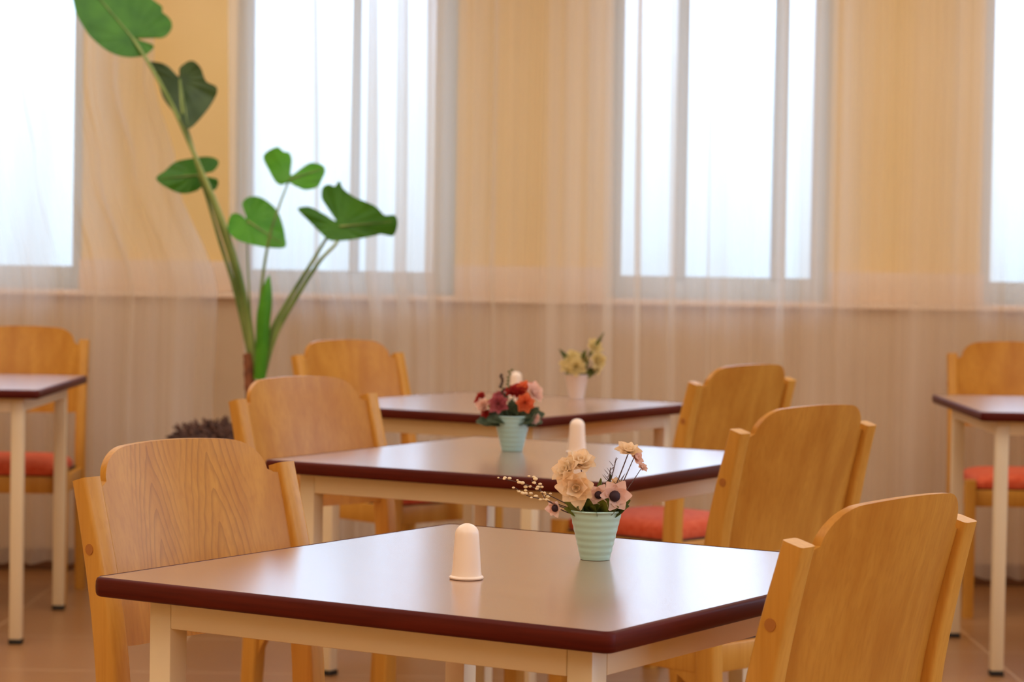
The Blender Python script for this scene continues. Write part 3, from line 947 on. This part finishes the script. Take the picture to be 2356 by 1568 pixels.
# ------------------------------------------------------------------ the big plant
PY = 8.62
KP = PY/FPX
root = empty('potted_plant', ((512-1178)*PY/FPX, PY, 0))
tag(root, 'tall green leafy plant in a dark brown planter before the window wall', 'plant')
RL = root.location.copy()
def Q(px, py, dy=0.0): return at(px, py, PY+dy) - RL
bm = bmesh.new()
prof = [(.11, 0), (.125, .003), (.132, .02)] + [(lerp(.132, .165, i/8), .02 + .46*i/8) for i in range(1, 9)] + [(.174, .485), (.178, .50), (.178, .535), (.172, .543), (.164, .54), (.158, .50), (.15, .46)]
add_lathe(bm, prof, 56); link('planter', bm, M['planter'], root, 40)
bm = bmesh.new(); rnd = random.Random(3)
for k in range(420):
    a, r = rnd.uniform(0, 6.283), .15*math.sqrt(rnd.random())
    p = Vector((r*math.cos(a), r*math.sin(a), .525 + .035*(1-r/.15)))
    d = Vector((rnd.uniform(-1, 1), rnd.uniform(-1, 1), rnd.uniform(.2, 1.6))).normalized()*rnd.uniform(.025, .06)
    add_tube(bm, [p, p+d*.5+Vector((0, 0, .006)), p+d], [.007, .006, .004], 5)
bmesh.ops.create_icosphere(bm, subdivisions=4, radius=1.0, matrix=Matrix.Translation((0, 0, .50)) @ Matrix.Diagonal((.155, .155, .066, 1)))
link('coir_mulch', bm, M['coir'], root, 60)['kind'] = 'stuff'
bm = bmesh.new()
tp = [Q(582, 1010), Q(580, 930), Q(575, 880), Q(572, 835), Q(570, 812)]
C = catmull(tp, 5)
add_tube(bm, C, [.022 - .008*i/len(C) + (.002 if i % 3 == 0 else 0) for i in range(len(C))], 12)
link('trunk', bm, M['trunk'], root, 60)

def leaf(outline, hub, tilt, cup, m, pet, pr, dy=0.0, droop=0.0):
    """a leaf blade spread from the point where its stalk joins; tilt = depth slope along x and z"""
    pts = catmull([(a, b, 0) for a, b in outline], 6, closed=True)
    hx, hy = hub
    NR = 8
    bm = bmesh.new()
    c0 = Q(hx, hy, dy)
    rings = []
    rmax = max(math.hypot(p.x-hx, p.y-hy) for p in pts)
    rnd = random.Random(int(hx*7+hy))
    wob = [rnd.uniform(-1, 1) for _ in range(5)]
    for k in range(1, NR+1):
        t = k/NR
        ring = []
        for i, p in enumerate(pts):
            dx, dz = (p.x-hx)*t, (p.y-hy)*t
            rr = math.hypot(dx, dz)/rmax
            an = math.atan2(dz, dx)
            dep = tilt[0]*dx*KP - tilt[1]*dz*KP + cup*rr*rr + .012*rr*rr*(math.sin(3*an+wob[0]*3)+.5*math.sin(7*an+wob[1]*3))
            dep += .004*abs(math.sin(9*an))*t
            ring.append(bm.verts.new(Q(hx+dx, hy+dz, dy+dep)))
        rings.append(ring)
    n = len(pts)
    c = bm.verts.new(c0)
    for i in range(n): bm.faces.new((c, rings[0][i], rings[0][(i+1) % n]))
    for A, B in zip(rings, rings[1:]):
        for i in range(n): bm.faces.new((A[i], A[(i+1) % n], B[(i+1) % n], B[i]))
    bmesh.ops.recalc_face_normals(bm, faces=bm.faces[:])
    thick(bm, .0016)
    o = link('leaf', bm, m, root, 70)
    # midrib: from hub to the farthest outline point
    far = max(pts, key=lambda p: math.hypot(p.x-hx, p.y-hy))
    bm = bmesh.new()
    mr = []
    for k in range(NR+1):
        t = .92*k/NR
        dx, dz = (far.x-hx)*t, (far.y-hy)*t
        rr = math.hypot(dx, dz)/rmax
        an = math.atan2(dz, dx)
        dep = tilt[0]*dx*KP - tilt[1]*dz*KP + cup*rr*rr + .012*rr*rr*(math.sin(3*an+wob[0]*3)+.5*math.sin(7*an+wob[1]*3))
        mr.append(Q(hx+dx, hy+dz, dy+dep-.002))
    add_tube(bm, mr, [.0038*(1-.8*k/NR) for k in range(NR+1)], 6)
    link('midrib', bm, M['petiole'], o, 60)
    if pet:
        bm = bmesh.new()
        P_ = catmull([Q(a, b, d) for a, b, d in pet], 6)
        add_tube(bm, P_, [lerp(pr[0], pr[1], i/(len(P_)-1)) for i in range(len(P_))], 10)
        link('petiole', bm, M['petiole'], o, 60)
    return o
# 1 the big blade at the top, its tip out of the frame
leaf([(165, -40), (172, 20), (190, 58), (212, 88), (250, 118), (290, 131), (330, 128), (352, 112), (350, 102), (318, 90), (322, 80), (345, 85), (375, 86), (393, 70), (395, 52), (386, 38), (374, 28), (372, 14), (350, -2), (310, -40), (240, -75), (190, -70)],
     (306, 88), (.25, .45), .03, M['leaf'],
     [(594, 865, 0), (582, 800, 0), (571, 730, 0), (555, 650, -.01), (532, 567, -.015), (502, 482, -.02), (460, 385, -.03), (400, 250, -.04), (345, 150, -.035), (306, 88, -.004)], (.0125, .0055))
leaf([(343, 146), (362, 143), (385, 152), (404, 172), (412, 176), (420, 170), (414, 158), (425, 146), (444, 140), (462, 156), (474, 186), (498, 200), (496, 222), (470, 262), (434, 296), (412, 272), (378, 230), (364, 190)],
     (414, 182), (-.35, .3), -.05, M['leaf_dark'],
     [(591, 868, .01), (577, 800, .015), (563, 730, .015), (547, 650, .015), (521, 560, .015), (490, 470, .01), (456, 385, 0), (437, 318, -.015), (420, 260, -.03), (414, 182, -.004)], (.0115, .004), dy=.03)
leaf([(359, 411), (380, 392), (404, 372), (440, 364), (478, 360), (500, 367), (502, 380), (490, 394), (472, 399), (470, 405), (486, 408), (500, 412), (502, 424), (494, 437), (478, 436), (466, 430), (450, 440), (420, 445), (388, 434)],
     (457, 402), (.3, .2), .04, M['leaf'],
     [(588, 868, .02), (572, 800, .025), (556, 730, .03), (536, 650, .03), (504, 549, .03), (476, 455, .02), (457, 402, .004)], (.011, .004), dy=.04)
leaf([(606, 364), (614, 349), (638, 338), (652, 348), (666, 352), (671, 370), (667, 392), (669, 402), (676, 400), (700, 382), (718, 374), (742, 380), (748, 394), (740, 414), (730, 430), (704, 436), (680, 428), (664, 420), (648, 425), (634, 418), (618, 390)],
     (666, 412), (-.2, .5), .05, M['leaf_bright'],
     [(600, 868, -.01), (598, 760, -.02), (602, 660, -.03), (618, 555, -.05), (640, 480, -.04), (666, 412, -.003)], (.0075, .003), dy=-.02)
leaf([(524, 522), (528, 500), (538, 490), (555, 494), (566, 503), (564, 488), (557, 470), (566, 456), (584, 451), (608, 458), (636, 482), (650, 515), (656, 545), (655, 568), (618, 569), (580, 562), (548, 552), (530, 538)],
     (570, 508), (.3, .55), -.03, M['leaf_bright'],
     [(596, 868, .02), (578, 740, .02), (572, 640, .015), (569, 570, .02), (570, 508, .004)], (.0045, .0022), dy=.01)
leaf([(686, 483), (694, 476), (714, 476), (742, 490), (772, 508), (760, 484), (741, 458), (742, 432), (756, 424), (770, 428), (781, 416), (790, 434), (818, 454), (862, 473), (884, 494), (908, 495), (914, 516), (904, 542), (880, 538), (842, 546), (790, 553), (758, 552), (736, 534), (712, 510)],
     (782, 520), (-.3, .3), -.04, M['leaf'],
     [(604, 868, -.01), (634, 770, -.02), (684, 680, -.03), (736, 600, -.04), (776, 556, -.04), (782, 520, -.003)], (.0105, .004), dy=-.03)
# second stalk beside the right-hand leaf
bm = bmesh.new()
P_ = catmull([Q(600, 868, .02), Q(622, 770, .02), (Q(664, 690, .02)), Q(716, 606, .01), Q(750, 550, 0), Q(772, 522, -.02)], 6)
add_tube(bm, P_, [lerp(.0105, .004, i/(len(P_)-1)) for i in range(len(P_))], 10)
link('stalk', bm, M['petiole'], root, 60)
# rolled young leaf
bm = bmesh.new()
sp = [Q(597, 872, -.03), Q(603, 800, -.035), Q(606, 735, -.035), Q(612, 690, -.035), Q(616, 655, -.035), Q(620, 632, -.035)]
C = catmull(sp, 6)
rad = []
for i in range(len(C)):
    t = i/(len(C)-1)
    rad.append(lerp(.020, .024, min(1, t/.45)) if t < .45 else .024*max(.02, 1-((t-.45)/.55)**1.6))
add_tube(bm, C, rad, 14)
link('rolled_leaf', bm, M['leaf_bright'], root, 60)['label'] = 'bright green rolled young leaf'
